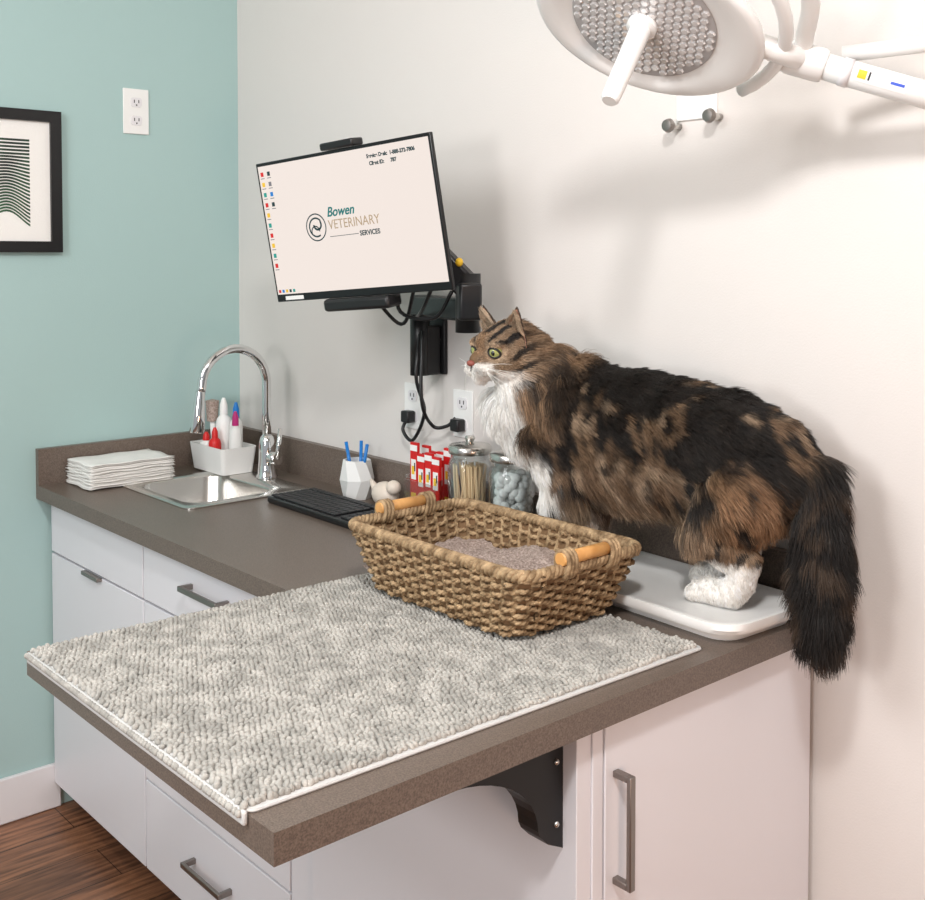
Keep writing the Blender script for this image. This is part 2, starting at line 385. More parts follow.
mobj('line_print',bm,mat('print_ink',srgb(25,28,28),.7,col2=srgb(60,100,70),vscale=6),pf)

# ---------------------------------------------------------------- monitor
mon=empty('computer_monitor',(1.028,-.315,1.611))
mon.rotation_mode='QUATERNION'
mon.rotation_quaternion=(Matrix.Rotation(radians(10.8),3,'Z') @ Matrix.Rotation(radians(-4.3),3,'Y') @ Matrix.Rotation(radians(8),3,'X')).to_quaternion()
W,Hh=.267,.165
box('housing',-W,W,.0,.010,-Hh,Hh,M['bezel'],mon,bevel=.002)
box('rear_shell',-W+.06,W-.06,.0105,.04,-Hh+.04,Hh-.04,M['bezel'],mon,bevel=.01)
scm=mat('screen_glow',(.02,.02,.02),.35)
b=scm.node_tree.nodes['Principled BSDF']; b.inputs['Emission Color'].default_value=srgb(240,227,219); b.inputs['Emission Strength'].default_value=1.0
box('screen',-W+.007,W-.007,-.0012,.001,-Hh+.018,Hh-.008,scm,mon)
box('webcam',-.045,.055,-.008,.03,Hh+.001,Hh+.018,M['black'],mon,bevel=.004)
box('soundbar',-.11,.09,-.01,.04,-Hh-.03,-Hh-.001,M['black'],mon,bevel=.008)
dark=mat('logo_dark',srgb(30,55,60),.5); tealt=mat('logo_teal',srgb(20,110,110),.5); tan=mat('logo_tan',srgb(170,150,125),.5)
y=-.0018
text('text_bowen','Bowen',.03,(-.060,y,.0205),tealt,mon,shear=.3,offset=.0006)
text('text_vet','VETERINARY',.03,(-.060,y,-.008),tan,mon,sx=.91)
text('text_serv','SERVICES',.0155,(.032,y,-.030),dark,mon,offset=.0004,sx=.95)
text('text_info','Service Desk:  1-888-272-7806',.0115,(.085,y,.134),dark,mon,offset=.0005,sx=.95)
text('text_info2','Client ID:      787',.0115,(.09,y,.118),dark,mon,offset=.0005,sx=.95)
box('rule',-.060,.028,y,y+.0004,-.0255,-.0242,dark,mon)
def ring2(r0,r1,x,z,m,a0=0,a1=360):
    bm=bmesh.new();A=[];B=[]
    for i in range(41):
        a=radians(a0+(a1-a0)*i/40); A.append(bm.verts.new((x+r0*cos(a),y,z+r0*sin(a)))); B.append(bm.verts.new((x+r1*cos(a),y,z+r1*sin(a))))
    for i in range(40): bm.faces.new((A[i],A[i+1],B[i+1],B[i]))
    mobj('logo_ring',bm,m,mon)
ring2(.029,.032,-.099,0,dark); ring2(.019,.023,-.099,0,dark,40,300); ring2(.009,.014,-.094,.006,dark,180,400); ring2(.011,.014,-.102,-.010,dark,0,200)
cols=[M['red'],M['blue'],M['yel'],dark,M['tealp'],mat('icon_g',srgb(120,120,125),.5)]
for c in range(2):
    for r in range(10 if c==0 else 4):
        x=-W+.014+c*.022; z=Hh-.022-r*.024
        box('icon',x,x+.009,y,y+.0004,z-.010,z,cols[(r*2+c*3)%6],mon)
        box('icon_label',x-.002,x+.011,y,y+.0004,z-.0155,z-.0137,cols[5],mon)
for i in range(5): box('task_icon',-W+.012+i*.012,-W+.019+i*.012,y,y+.0004,-Hh+.022,-Hh+.029,cols[i],mon)
box('serial_sticker',-W+.03,-W+.09,-.0006,0,-Hh+.004,-Hh+.013,M['wp'],mon)

arm=empty('monitor_arm')
box('wall_plate',.93,1.0,-.012,-.0005,1.25,1.40,M['blackm'],arm,bevel=.003)
box('wall_bracket',.94,.99,-.06,-.012,1.25,1.37,M['blackm'],arm,bevel=.006)
tube('post',[(.965,-.06,1.25),(.965,-.06,1.44)],.024,M['black'],arm,24)
def beam(name,a,b_,w,h,m,par):
    a=Vector(a);b_=Vector(b_);d=(b_-a);s=Vector((0,0,1)).cross(d).normalized()*w/2;u=d.cross(s).normalized()*h/2
    bm=bmesh.new(); V=[bm.verts.new(p+sx*s+su*u) for p in (a,b_) for sx,su in ((1,1),(-1,1),(-1,-1),(1,-1))]
    for f in [(0,1,2,3),(7,6,5,4),(0,4,5,1),(1,5,6,2),(2,6,7,3),(3,7,4,0)]: bm.faces.new([V[i] for i in f])
    mobj(name,bm,m,par,bevel=.006)
beam('lower_arm',(.965,-.06,1.42),(1.22,-.13,1.42),.05,.05,M['black'],arm)
tube('elbow',[(1.22,-.13,1.37),(1.22,-.13,1.50)],.028,M['black'],arm,24)
beam('upper_arm',(1.22,-.13,1.47),(1.12,-.20,1.59),.05,.055,M['black'],arm)
beam('vesa_link',(1.12,-.20,1.60),(1.04,-.272,1.612),.06,.07,M['black'],arm)
beam('side_knob',(1.24,-.15,1.44),(1.275,-.17,1.44),.05,.08,M['black'],arm)
ball('yellow_tag',(1.225,-.16,1.525),(.010,.008,.010),M['yel'],arm,12)
for i,pp in enumerate([[(.98,-.07,1.36),(1.0,-.1,1.25),(.97,-.05,1.16),(.9,-.03,1.08),(.86,-.03,1.1),(.865,-.02,1.13)],
           [(1.0,-.08,1.36),(1.02,-.1,1.2),(1.0,-.05,1.13),(1.03,-.03,1.13),(1.05,-.02,1.15)],
           [(1.2,-.2,1.5),(1.1,-.16,1.42),(1.0,-.1,1.39)],[(1.0,-.25,1.47),(1.02,-.16,1.38),(1.12,-.2,1.47)],[(1.1,-.2,1.55),(1.06,-.2,1.42),(1.15,-.17,1.40),(1.2,-.16,1.46)]]):
    tube('cable_%d'%i,cat_rom(pp,8),.0045,M['black'],arm,8)
box('plug',1.045,1.075,-.035,-.0095,1.12,1.15,M['black'],arm,bevel=.004)
box('plug',.855,.885,-.035,-.0095,1.12,1.15,M['black'],arm,bevel=.004)

# ---------------------------------------------------------------- wall hook
hk=empty('wall_hook')
box('plate',1.69,1.785,-.005,-.0005,1.80,1.85,M['wp'],hk,bevel=.002)
for x,z in ((1.695,1.79),(1.79,1.80)):
    tube('peg',[(x,-.0005,z),(x,-.03,z)],.007,M['steel'],hk); lathe('knob',[(0,0),(.011,0),(.014,.006),(.011,.014),(0,.016)],M['nickel'],hk,(x,-.028,z),axis=(0,-1,0),n=20)

# ---------------------------------------------------------------- surgical lamp
nrm=Vector((.083,-.60,-.83)).normalized()
lp=empty('surgical_lamp')
LC=Vector((1.923,-.383,1.908))
u,w,d=frame_from(nrm)
right=Vector((.659,.752,0)); rr=(right-d*right.dot(d)).normalized(); r2=d.cross(rr)
if r2.z<0: r2=-r2
def LL(name,prof,m,n=64): return lathe(name,prof,m,lp,LC,n=n,axis=nrm)
sh=LL('shell',[(0,-.055),(.06,-.052),(.12,-.038),(.165,-.018),(.184,0),(.186,.008),(.181,.015),(.172,.017),(.140,.014),(.122,.008),(0,.008)],M['lampw'],80)
for v in sh.data.vertices:
    q=v.co-LC; a=q.dot(rr); b2=q.dot(r2); rad=math.hypot(a,b2)
    t=max(0,min(1,(rad-.120)/.055)); f=1-.19*t
    v.co=LC+rr*(a+.006*t)+r2*(b2*f)+d*q.dot(d)
LL('lens',[(0,.0095),(.114,.0095),(.117,.009),(.117,.0085)],mat('lens_grey',srgb(178,176,176),.12,coat=.6))
bm=bmesh.new()
for i in range(-10,11):
    for j in range(-10,11):
        a=i*.0155+(j%2)*.00775; b2=j*.0134
        if a*a+b2*b2<.110**2 and a*a+b2*b2>.026**2:
            bmesh.ops.create_cone(bm,cap_ends=True,segments=6,radius1=.0076,radius2=.0052,depth=.0035,matrix=Matrix.Translation(LC+u*a+w*b2+d*.0108)@Matrix((u,w,d)).transposed().to_4x4())
mobj('led_lenses',bm,mat('led_lens',srgb(226,225,225),.06,coat=1,metal=.35),lp)
LL('handle',[(0,.008),(.024,.008),(.024,.02),(.017,.024),(.016,.09),(.0145,.165),(.011,.17),(0,.17)],M['lampw'],32)
yk=[LC+rr*.215*cos(radians(a))+r2*.200*sin(radians(a))-d*.02 for a in range(-35,125,8)]
tube('grab_ring',yk,.011,M['lampw'],lp,16)
EL=Vector((2.085,-.196,1.845))
tube('yoke_stub',cat_rom([LC+rr*.17-d*.02,LC+rr*.215-d*.02,EL],6),.018,M['lampw'],lp,18)
tube('yoke_upper',cat_rom([yk[-4],LC+rr*.2+r2*.12-d*.06,EL+Vector((0,0,.01))],8),.014,M['lampw'],lp,18)
adir=Vector((.154,.1,-.062)).normalized()
lathe('elbow',[(0,-.03),(.024,-.03),(.027,-.02),(.027,.03),(.024,.035),(0,.035)],M['lampw'],lp,EL,axis=adir)
tube('spring_arm',[EL,EL+adir*.32],.021,M['lampw'],lp,28)
tube('cuff',[EL+adir*.06,EL+adir*.075],.0225,M['trim'],lp,28)
def patch(name,s0,s1,a0,a1,r,m):
    au,aw,ad=frame_from(adir)
    tov=Vector((.75,-.66,-.1)); base=math.atan2(tov.dot(aw),tov.dot(au))
    bm=bmesh.new(); A=[];B=[]
    for i in range(9):
        a=base+radians(a0+(a1-a0)*i/8); v=au*cos(a)+aw*sin(a)
        A.append(bm.verts.new(EL+ad*s0+v*r)); B.append(bm.verts.new(EL+ad*s1+v*r))
    for i in range(8): bm.faces.new((A[i],A[i+1],B[i+1],B[i]))
    mobj(name,bm,m,lp,smooth=True)
patch('label_ground',.082,.16,-35,30,.0213,M['wp'])
patch('label_warning',.085,.098,-20,16,.0215,M['yel'])
patch('label_text',.101,.104,-20,16,.0215,M['gap'])
patch('label_brand',.135,.156,-6,6,.0215,mat('label_blue',srgb(60,90,200),.5))
tube('ceiling_arm',[EL+Vector((.04,.05,.01)),Vector((2.42,-.03,1.87))],.013,M['lampw'],lp,20)
box('wall_mount',2.38,2.5,-.05,-.0005,1.6,2.0,M['lampw'],lp,bevel=.01)

# ---------------------------------------------------------------- bath mat
bmt=empty('bath_mat')
mx0,mx1,my0,my1=1.314,1.986,-LEN,-.305
mxc,myc,mhx,mhy=(mx0+mx1)/2,(my0+my1)/2,(mx1-mx0)/2,(my1-my0)/2
def skx(x,y): return x+.022*(y+.30)
def skr(r): return [(skx(p[0],p[1]),p[1],p[2]) for p in r]
loft('backing',[skr(rrect(mxc,myc,mhx,mhy,.012,H+.0005)),skr(rrect(mxc,myc,mhx+.001,mhy+.001,.012,H+.0025)),skr(rrect(mxc,myc,mhx,mhy,.012,H+.0045)),skr(rrect(mxc,myc,mhx-.005,mhy-.005,.01,H+.005))],M['matw'],bmt)
xa,xb=skx(mx0,my0),skx(mx1,my0)
box('draped_edge',xa+.001,xb-.001,-LEN-.007,-LEN-.0008,H-.012,H+.005,M['matw'],bmt,bevel=.0025)
ico=bmesh.new(); bmesh.ops.create_icosphere(ico,subdivisions=2,radius=1); ico.verts.ensure_lookup_table()
iv=np.array([v.co[:] for v in ico.verts]); it=np.array([[v.index for v in f.verts] for f in ico.faces]); ico.free()
vs=[];fs=[];k=0; sp=.0078
nx=int((mx1-mx0-.012)/sp); ny=int((my1-my0-.006)/sp)
for i in range(nx+1):
    for j in range(ny+1):
        x=mx0+.007+i*sp+random.uniform(-.0018,.0018); yy=my0+.001+j*sp+(i%2)*sp*.5+random.uniform(-.0018,.0018)
        if yy>my1-.006: continue
        x=skx(x,yy)
        hgt=1+.35*noise.noise(Vector((x*9,yy*9,0)))
        sc=np.array([random.uniform(.0036,.0049),random.uniform(.0038,.0053),random.uniform(.0040,.0060)*hgt])
        a_=random.uniform(-.6,.6); b_=random.uniform(-.6,.6)
        v_=iv*sc; v_=v_.copy(); v_[:,0]+=v_[:,2]*a_*.5; v_[:,1]+=v_[:,2]*b_*.5
        vs.append(v_+np.array([x,yy,H+.007])); fs.append(it+k*len(iv)); k+=1
for i in range(nx+1):
    x=skx(mx0+.007+i*sp+random.uniform(-.0018,.0018),my0)
    vs.append(iv*np.array([.0044,.0040,.0048])+np.array([x,-LEN-.0085,H+.001])); fs.append(it+k*len(iv)); k+=1
vs=np.concatenate(vs); fs=np.concatenate(fs)
me=bpy.data.meshes.new('chenille_nubs'); me.from_pydata(vs.tolist(),[],fs.tolist()); me.materials.append(M['mat'])
me.polygons.foreach_set('use_smooth',[True]*len(me.polygons)); link(bpy.data.objects.new('chenille_nubs',me),bmt)

# ---------------------------------------------------------------- basket
bk=empty('wicker_basket',(1.599,-.416,H+.0155))
def per(hx,hy,r,t):
    a=2*(hx-r);b=2*(hy-r);q=pi*r/2;T=2*a+2*b+4*q;s=(t%1)*T
    segs=[('l',(hx,-(hy-r)),(0,1),b),('c',(hx-r,hy-r),0,q),('l',(hx-r,hy),(-1,0),a),('c',(-(hx-r),hy-r),90,q),('l',(-hx,hy-r),(0,-1),b),('c',(-(hx-r),-(hy-r)),180,q),('l',(-(hx-r),-hy),(1,0),a),('c',(hx-r,-(hy-r)),270,q)]
    for sg in segs:
        if s<=sg[3]+1e-9:
            if sg[0]=='l':
                d_=sg[2]; p=(sg[1][0]+d_[0]*s,sg[1][1]+d_[1]*s); return p,(d_[1],-d_[0])
            an=radians(sg[2]+90*s/sg[3]); return (sg[1][0]+r*cos(an),sg[1][1]+r*sin(an)),(cos(an),sin(an))
        s-=sg[3]
    return (hx,-(hy-r)),(1,0)
rows=14; BH=.110; NS=56
bm=bmesh.new()
def sz(z):
    t=z/BH; return .187+.050*t, .118+.025*t
for r in range(rows):
    z=.005+r*(BH-.006)/(rows-1)*.97; ph_=r%2
    N=NS*6
    for tw in (0,1):
        pts=[]
        for i in range(N):
            t=i/N
            zz=z+.002*math.sin(t*40+r*2)+random.uniform(-.0005,.0005)
            hx_,hy_=sz(zz); (px,py),(nx_,ny_)=per(hx_,hy_,.035,t)
            ta=t*150*2*pi/2+tw*pi+r
            o=.0062*math.cos(pi*(t*NS+ph_))+.0017*cos(ta)
            pts.append((px+nx_*o,py+ny_*o,zz+.0021*sin(ta)))
        addtube(bm,pts,.0030,6,closed=True)
for i in range(NS):
    pts=[]
    for z in (0,.04,.08,BH):
        hx_,hy_=sz(z); (px,py),_=per(hx_,hy_,.035,(i+.5)/NS); pts.append((px,py,z+.004))
    addtube(bm,pts,.0042,6)
mobj('weave',bm,M['seagrass'],bk)
bm=bmesh.new()
for s_ in range(3):
    N=600;pts=[]
    hx_,hy_=sz(BH)
    for i in range(N):
        t=i/N;(px,py),(nx_,ny_)=per(hx_,hy_,.035,t); a=2*pi*(t*50+s_/3)
        pts.append((px+nx_*.0055*cos(a),py+ny_*.0055*cos(a),BH+.004+.0055*sin(a)))
    addtube(bm,pts,.0055,7,closed=True)
mobj('braided_rim',bm,M['seagrass'],bk)
h0=sz(.0);h1=sz(BH)
loft('liner',[rrect(0,0,h0[0]-.001,h0[1]-.001,.034,.001),rrect(0,0,h1[0]-.001,h1[1]-.001,.034,BH-.006),rrect(0,0,h1[0]-.0025,h1[1]-.0025,.033,BH-.006),rrect(0,0,h0[0]-.0025,h0[1]-.0025,.033,.006)],M['seadark'],bk)
bm=bmesh.new(); G=[]; nxg,nyg=70,44
for i in range(nxg+1):
    row=[]
    for j in range(nyg+1):
        u_=(i/nxg*2-1); v_=(j/nyg*2-1)
        x=u_*.207;yv=v_*.128
        z=.060+.012*u_+.020*noise.noise(Vector((x*12,yv*12,0)))+.006*noise.noise(Vector((x*70,yv*70,3)))
        row.append(bm.verts.new((x,yv,z)))
    G.append(row)
for i in range(nxg):
    for j in range(nyg): bm.faces.new((G[i][j],G[i+1][j],G[i+1][j+1],G[i][j+1]))
mobj('litter_fill',bm,M['litter'],bk,smooth=True)
for sx in (-1,1):
    X=sx*(h1[0]+.002)
    tube('wood_handle',[(X,-.066,BH+.021),(X,.066,BH+.021)],.0108,M['wood'],bk,18)
    bm=bmesh.new()
    for yc in (-.052,.052):
        for q in range(3):
            yq=yc+(q-1)*.008
            addtube(bm,[(X+.0145*cos(a),yq+.002*sin(a*2),BH+.012+.0215*sin(a)) for a in [2*pi*i/16 for i in range(16)]],.004,7,closed=True)
    mobj('handle_lashing',bm,M['seagrass'],bk)

# ---------------------------------------------------------------- pet scale
ps=empty('pet_scale')
SZ=.946
sx_,sy_=1.765,-.150
def rot_ring(r,ang=-3):
    a=radians(ang); return [(sx_+(p[0]-sx_)*cos(a)-(p[1]-sy_)*sin(a),sy_+(p[0]-sx_)*sin(a)+(p[1]-sy_)*cos(a),p[2]) for p in r]
loft('platform',[rot_ring(rrect(sx_,sy_,.24,.10,.05,H+.014)),rot_ring(rrect(sx_,sy_,.258,.118,.055,H+.018)),rot_ring(rrect(sx_,sy_,.262,.122,.055,H+.026)),rot_ring(rrect(sx_,sy_,.261,.121,.055,SZ)),rot_ring(rrect(sx_,sy_,.256,.116,.05,SZ+.001)),rot_ring(rrect(sx_,sy_,.246,.106,.045,SZ-.002))],M['wp'],ps)
loft('foot_base',[rot_ring(rrect(sx_,sy_,.235,.095,.04,H+.0005)),rot_ring(rrect(sx_,sy_,.24,.10,.04,H+.016))],M['wp'],ps)

# ---------------------------------------------------------------- CAT
catE=empty('cat',(1.94,-.140,SZ),(0,0,radians(185)))
catE.scale=(.97,.97,.97)
T=np.random.RandomState(3).rand(32,32,32)
def vn(p):
    i=np.floor(p).astype(int); f=p-i; f=f*f*(3-2*f); i&=31; j=(i+1)&31
    def g(a,b,c): return T[a,b,c]
    x0,y0,z0=i.T;x1,y1,z1=j.T;fx,fy_,fz=f.T
    return ((g(x0,y0,z0)*(1-fx)+g(x1,y0,z0)*fx)*(1-fy_)+(g(x0,y1,z0)*(1-fx)+g(x1,y1,z0)*fx)*fy_)*(1-fz)+((g(x0,y0,z1)*(1-fx)+g(x1,y0,z1)*fx)*(1-fy_)+(g(x0,y1,z1)*(1-fx)+g(x1,y1,z1)*fx)*fy_)*fz
def ss(a,b,x): t=np.clip((x-a)/(b-a),0,1); return t*t*(3-2*t)
bm=bmesh.new()
def sph(c,r,mtx=None):
    rr=(r,r,r) if not isinstance(r,tuple) else r
    Tm=Matrix.Translation(Vector(c))@(mtx if mtx is not None else Matrix.Identity(4))@Matrix.Diagonal((*rr,1))
    bmesh.ops.create_icosphere(bm,subdivisions=3,radius=1,matrix=Tm)
def chain(pts):
    for (a,b) in zip(pts[:-1],pts[1:]):
        A=Vector(a[:3]);B=Vector(b[:3]);n=max(2,int((B-A).length/(min(a[3],b[3])*.3)))
        for i in range(n+1):
            t=i/n; sph(A.lerp(B,t),a[3]*(1-t)+b[3]*t)
chain([(-.085,0,.232,.060),(-.04,0,.256,.081),(.03,0,.276,.091),(.14,0,.291,.091),(.27,0,.298,.092),(.36,0,.303,.090),(.42,.005,.315,.084),(.445,.03,.355,.074),(.465,.055,.395,.064)])
chain([(.05,0,.215,.066),(.14,0,.226,.074),(.27,0,.223,.077),(.37,0,.226,.079),(.44,.015,.25,.068),(.475,.04,.31,.058)])
for s_ in (1,-1):
    fo=.0 if s_==1 else .055
    chain([(-.03,.034*s_,.215,.068),(.01+fo*.6,.040*s_,.165,.056),(.032+fo,.044*s_,.125,.044),(.0+fo,.047*s_,.10,.036),(-.035+fo,.05*s_,.082,.028),(-.028+fo,.05*s_,.05,.024),(-.012+fo,.05*s_,.027,.023),(.03+fo,.05*s_,.023,.023),(.047+fo,.05*s_,.02,.0205)])
    for q in (-.012,0,.012): sph((.06+fo,.05*s_+q,.014),.0125)
    fo=0
    chain([(.39,.045*s_,.25,.058),(.365+fo,.048*s_,.165,.04),(.38+fo,.045*s_,.08,.027),(.385+fo,.045*s_,.035,.024),(.405+fo,.045*s_,.023,.023)])
    for q in (-.012,0,.012): sph((.42+fo,.045*s_+q,.014),.0125)
chain([(-.11,0,.24,.04),(-.135,.005,.215,.028),(-.155,.015,.16,.024),(-.165,.025,.09,.022),(-.172,.035,.03,.018),(-.172,.04,-.012,.013)])
HS=1.30
HC=Vector((.488,.085,.418)); HR=Matrix.Rotation(radians(80),4,'Z')@Matrix.Rotation(radians(4),4,'Y'); HM=Matrix.Translation(HC)@HR@Matrix.Diagonal((HS,HS,HS,1))
def hs(c,r): sph(HM@Vector(c),tuple(x*HS for x in (r if isinstance(r,tuple) else (r,r,r))),HR)
hs((-.005,0,0.004),(.048,.045,.042)); hs((.010,.026,-.014),(.030,.026,.026)); hs((.010,-.026,-.014),(.030,.026,.026))
hs((.040,0,-.005),(.026,.013,.014)); hs((.047,.011,-.019),(.019,.0135,.0125)); hs((.047,-.011,-.019),(.019,.0135,.0125)); hs((.046,0,-.031),(.015,.012,.010)); hs((.018,0,.018),(.028,.032,.020))
hs((.031,.024,.0175),(.013,.013,.0075)); hs((.031,-.024,.0175),(.013,.013,.0075))
me=bpy.data.meshes.new('cat_raw'); bm.to_mesh(me); bm.free(); raw=bpy.data.objects.new('cat_raw',me); COL.objects.link(raw)
rm=raw.modifiers.new('r','REMESH'); rm.mode='VOXEL'; rm.voxel_size=.0042; rm.use_smooth_shade=True
sm=raw.modifiers.new('s','SMOOTH'); sm.iterations=4; sm.factor=.5
dg=bpy.context.evaluated_depsgraph_get(); body=bpy.data.meshes.new_from_object(raw.evaluated_get(dg)); bpy.data.objects.remove(raw)
body.name='body_surface'
HMi=np.array(HM.inverted())
def headp(p): return (np.c_[p,np.ones(len(p))]@HMi.T)[:,:3]
EY=[(.0335,.0235,.005),(.0335,-.0235,.005)]
black=np.array([.009,.007,.006]);dbr=np.array([.040,.026,.017]);taw=np.array([.215,.132,.075]);tanc=np.array([.42,.30,.20]);wht=np.array([.86,.84,.80])
def mixc(a,b,t): return a*(1-t[:,None])+b*t[:,None]
def isheadw(p):
    q=headp(p); return ss(.080,.062,np.sqrt((q**2).sum(1)))*ss(-.052,-.035,q[:,2]+.0*q[:,0])
RC=np.array([.45,.035,.345])
def rdist(p): return np.sqrt(((p-RC)**2).sum(1))
def colf(p):
    s,l,h=p.T; n=len(p)
    w=vn(p*np.array([9,9,9])+5); w2=vn(p*22+33)
    st=vn(np.c_[s*30+w*5-h*9+w2*2,l*12,h*15+w+w2*2]); st2=vn(p*np.array([75,45,45])+9); big=vn(p*np.array([14,10,12])+20); fine=vn(p*110+40)
    f=.34*st+.28*big+.38*st2
    tw_=mixc(np.tile(taw*.8,(n,1)),np.tile(tanc*.9,(n,1)),ss(.45,.8,vn(p*np.array([50,30,30])+70)))
    c=mixc(np.tile(black,(n,1)),tw_,ss(.46,.62,f+.12*ss(.30,.17,h)-.17*ss(.30,.38,h)-.032))
    c=mixc(c,np.tile(dbr,(n,1)),.30*fine)
    belly=ss(.18,.12,h)*ss(.0,.06,s)*ss(.46,.40,s); c=mixc(c,np.tile(tanc*1.1,(n,1)),.75*belly*ss(.3,.55,big+.1))
    rump=ss(.11,.03,np.sqrt((s+.06)**2+(h-.18)**2)); c=mixc(c,np.tile(taw*np.array([1.6,1.45,1.35]),(n,1)),.8*rump*ss(.38,.6,.5*st+.5*st2))
    d=rdist(p); rf=ss(.14,.09,d); rc=mixc(np.tile(taw*1.4,(n,1)),np.tile(dbr,(n,1)),ss(.45,.63,st2*.5+big*.3+fine*.2)); c=mixc(c,rc,.85*rf)
    d=np.sqrt(((s-.53)/1.12)**2+((l-.105)/1.22)**2+((h-.275)/1.45)**2); c=mixc(c,np.tile(wht,(n,1)),ss(.103,.082,d+.02*(st2-.5)))
    d=np.sqrt(((s-.41))**2+((l-.075)/1.0)**2+((h-.15)/1.7)**2); c=mixc(c,np.tile(wht,(n,1)),ss(.064,.042,d+.02*(st2-.5)))
    fl=ss(.34,.37,s)*ss(.17,.14,h); c=mixc(c,mixc(np.tile(wht,(n,1)),np.tile(dbr,(n,1)),ss(.05,.09,h)*ss(.55,.65,big)),fl)
    tl=ss(-.115,-.14,s); c=mixc(c,mixc(np.tile(black*1.3,(n,1)),np.tile(dbr*1.5,(n,1)),ss(.5,.75,st2)),tl)
    paw=ss(.095,.075,h)*ss(-.10,-.08,s); c=mixc(c,np.tile(wht,(n,1)),paw)
    q=headp(p); hw=isheadw(p)
    x,y_,z=q.T
    base_h=mixc(np.tile(taw*.85,(n,1)),np.tile(tanc*.7,(n,1)),fine)
    hb=mixc(base_h,np.tile(black*1.5,(n,1)),ss(.0,.5,np.sin(np.abs(y_)*420+1.2+4*(w-.5))*ss(.012,.024,z)*ss(.058,.048,x)))
    cheek=np.sin((z+.5*x)*300)*ss(.02,.03,np.abs(y_))*ss(.035,.01,x)*ss(.02,.01,z); hb=mixc(hb,np.tile(dbr*.5,(n,1)),ss(.0,.6,cheek))
    hb=mixc(hb,np.tile(taw*1.3,(n,1)),.4*ss(-.0,-.02,x))
    for e in EY:
        de=np.sqrt(((q-np.array(e))**2).sum(1)); hb=mixc(hb,np.tile(tanc*1.25,(n,1)),ss(.020,.015,de)*.75)
    brg=ss(.03,.04,x)*ss(.010,.005,np.abs(y_))*ss(-.016,-.006,z); hb=mixc(hb,np.tile(taw*1.2,(n,1)),brg)
    mz=ss(.038,.046,x)*ss(-.008,-.014,z); hb=mixc(hb,np.tile(wht,(n,1)),mz); hb=mixc(hb,np.tile(wht,(n,1)),ss(-.020,-.03,z)*ss(.0,.02,x))
    return mixc(c,hb,hw)
def lenf(p):
    s,l,h=p.T; L_=np.full(len(p),.030)
    L_+=.030*ss(.20,.12,h)*ss(.0,.06,s)*ss(.42,.36,s)
    d=rdist(p); L_=L_*(1-ss(.15,.09,d))+.056*ss(.15,.09,d)
    br=ss(.0,-.05,s)*ss(.07,.12,h)*ss(.30,.23,h); L_=L_*(1-br)+.042*br
    leg=ss(.150,.075,h)*ss(-.10,-.08,s)*(1-ss(.06,.10,s)*ss(.37,.33,s)*ss(.09,.1,h)); L_=L_*(1-leg)+.009*leg
    tl=ss(-.115,-.14,s); L_=L_*(1-tl)+.060*tl
    q=headp(p); hw=isheadw(p); back=ss(.012,-.03,q[:,0]); low=ss(.0,-.04,q[:,2])*ss(.03,.0,q[:,0])
    return L_*(1-hw)+hw*(.006+.026*np.maximum(back,low))
HF=np.array((HR@Vector((1,0,0)))[:])
def flowf(p):
    s,l,h=p.T; n=len(p); F=np.tile(np.array([-1.,0,-.55]),(n,1))
    b=(ss(.26,.14,h))[:,None]; F=F*(1-b)+b*np.array([-.35,0,-1.])
    r=ss(.15,.09,rdist(p))[:,None]; F=F*(1-r)+r*np.array([-.45,0,-1.])
    tl=ss(-.115,-.14,s)[:,None]; F=F*(1-tl)+tl*np.array([-.02,0,-1.])
    hw=isheadw(p)[:,None]; F=F*(1-hw)+hw*(-HF+np.array([0,0,-.35]))
    return F/np.linalg.norm(F,axis=1,keepdims=True)
def liftf(p):
    s,l,h=p.T; a=np.full(len(p),.42); tl=ss(-.115,-.14,s); a=a*(1-tl)+.85*tl
    r=ss(.15,.09,rdist(p)); a=a*(1-r)+.7*r
    hw=isheadw(p); return a*(1-hw)+.4*hw
nv=len(body.vertices); P=np.empty(nv*3); body.vertices.foreach_get('co',P); P=P.reshape(-1,3)
cc=colf(P); k_=np.where(cc.mean(1)>.4,.95,.6)[:,None]
ca=body.color_attributes.new('furcol','FLOAT_COLOR','POINT'); ca.data.foreach_set('color',np.c_[cc*k_,np.ones(nv)].ravel())
def furmat(name,hair):
    m=bpy.data.materials.new(name); m.use_nodes=True; nt=m.node_tree; b=nt.nodes['Principled BSDF']
    at=nt.nodes.new('ShaderNodeAttribute'); at.attribute_name='furcol'; b.inputs['Roughness'].default_value=.55
    b.inputs['Specular IOR Level'].default_value=.35 if hair else .1
    nt.links.new(at.outputs['Color'],b.inputs['Base Color']); return m
FM=furmat('fur_hair',True); SM=furmat('fur_skin',False)
body.materials.clear(); body.materials.append(SM); link(bpy.data.objects.new('body',body),catE)
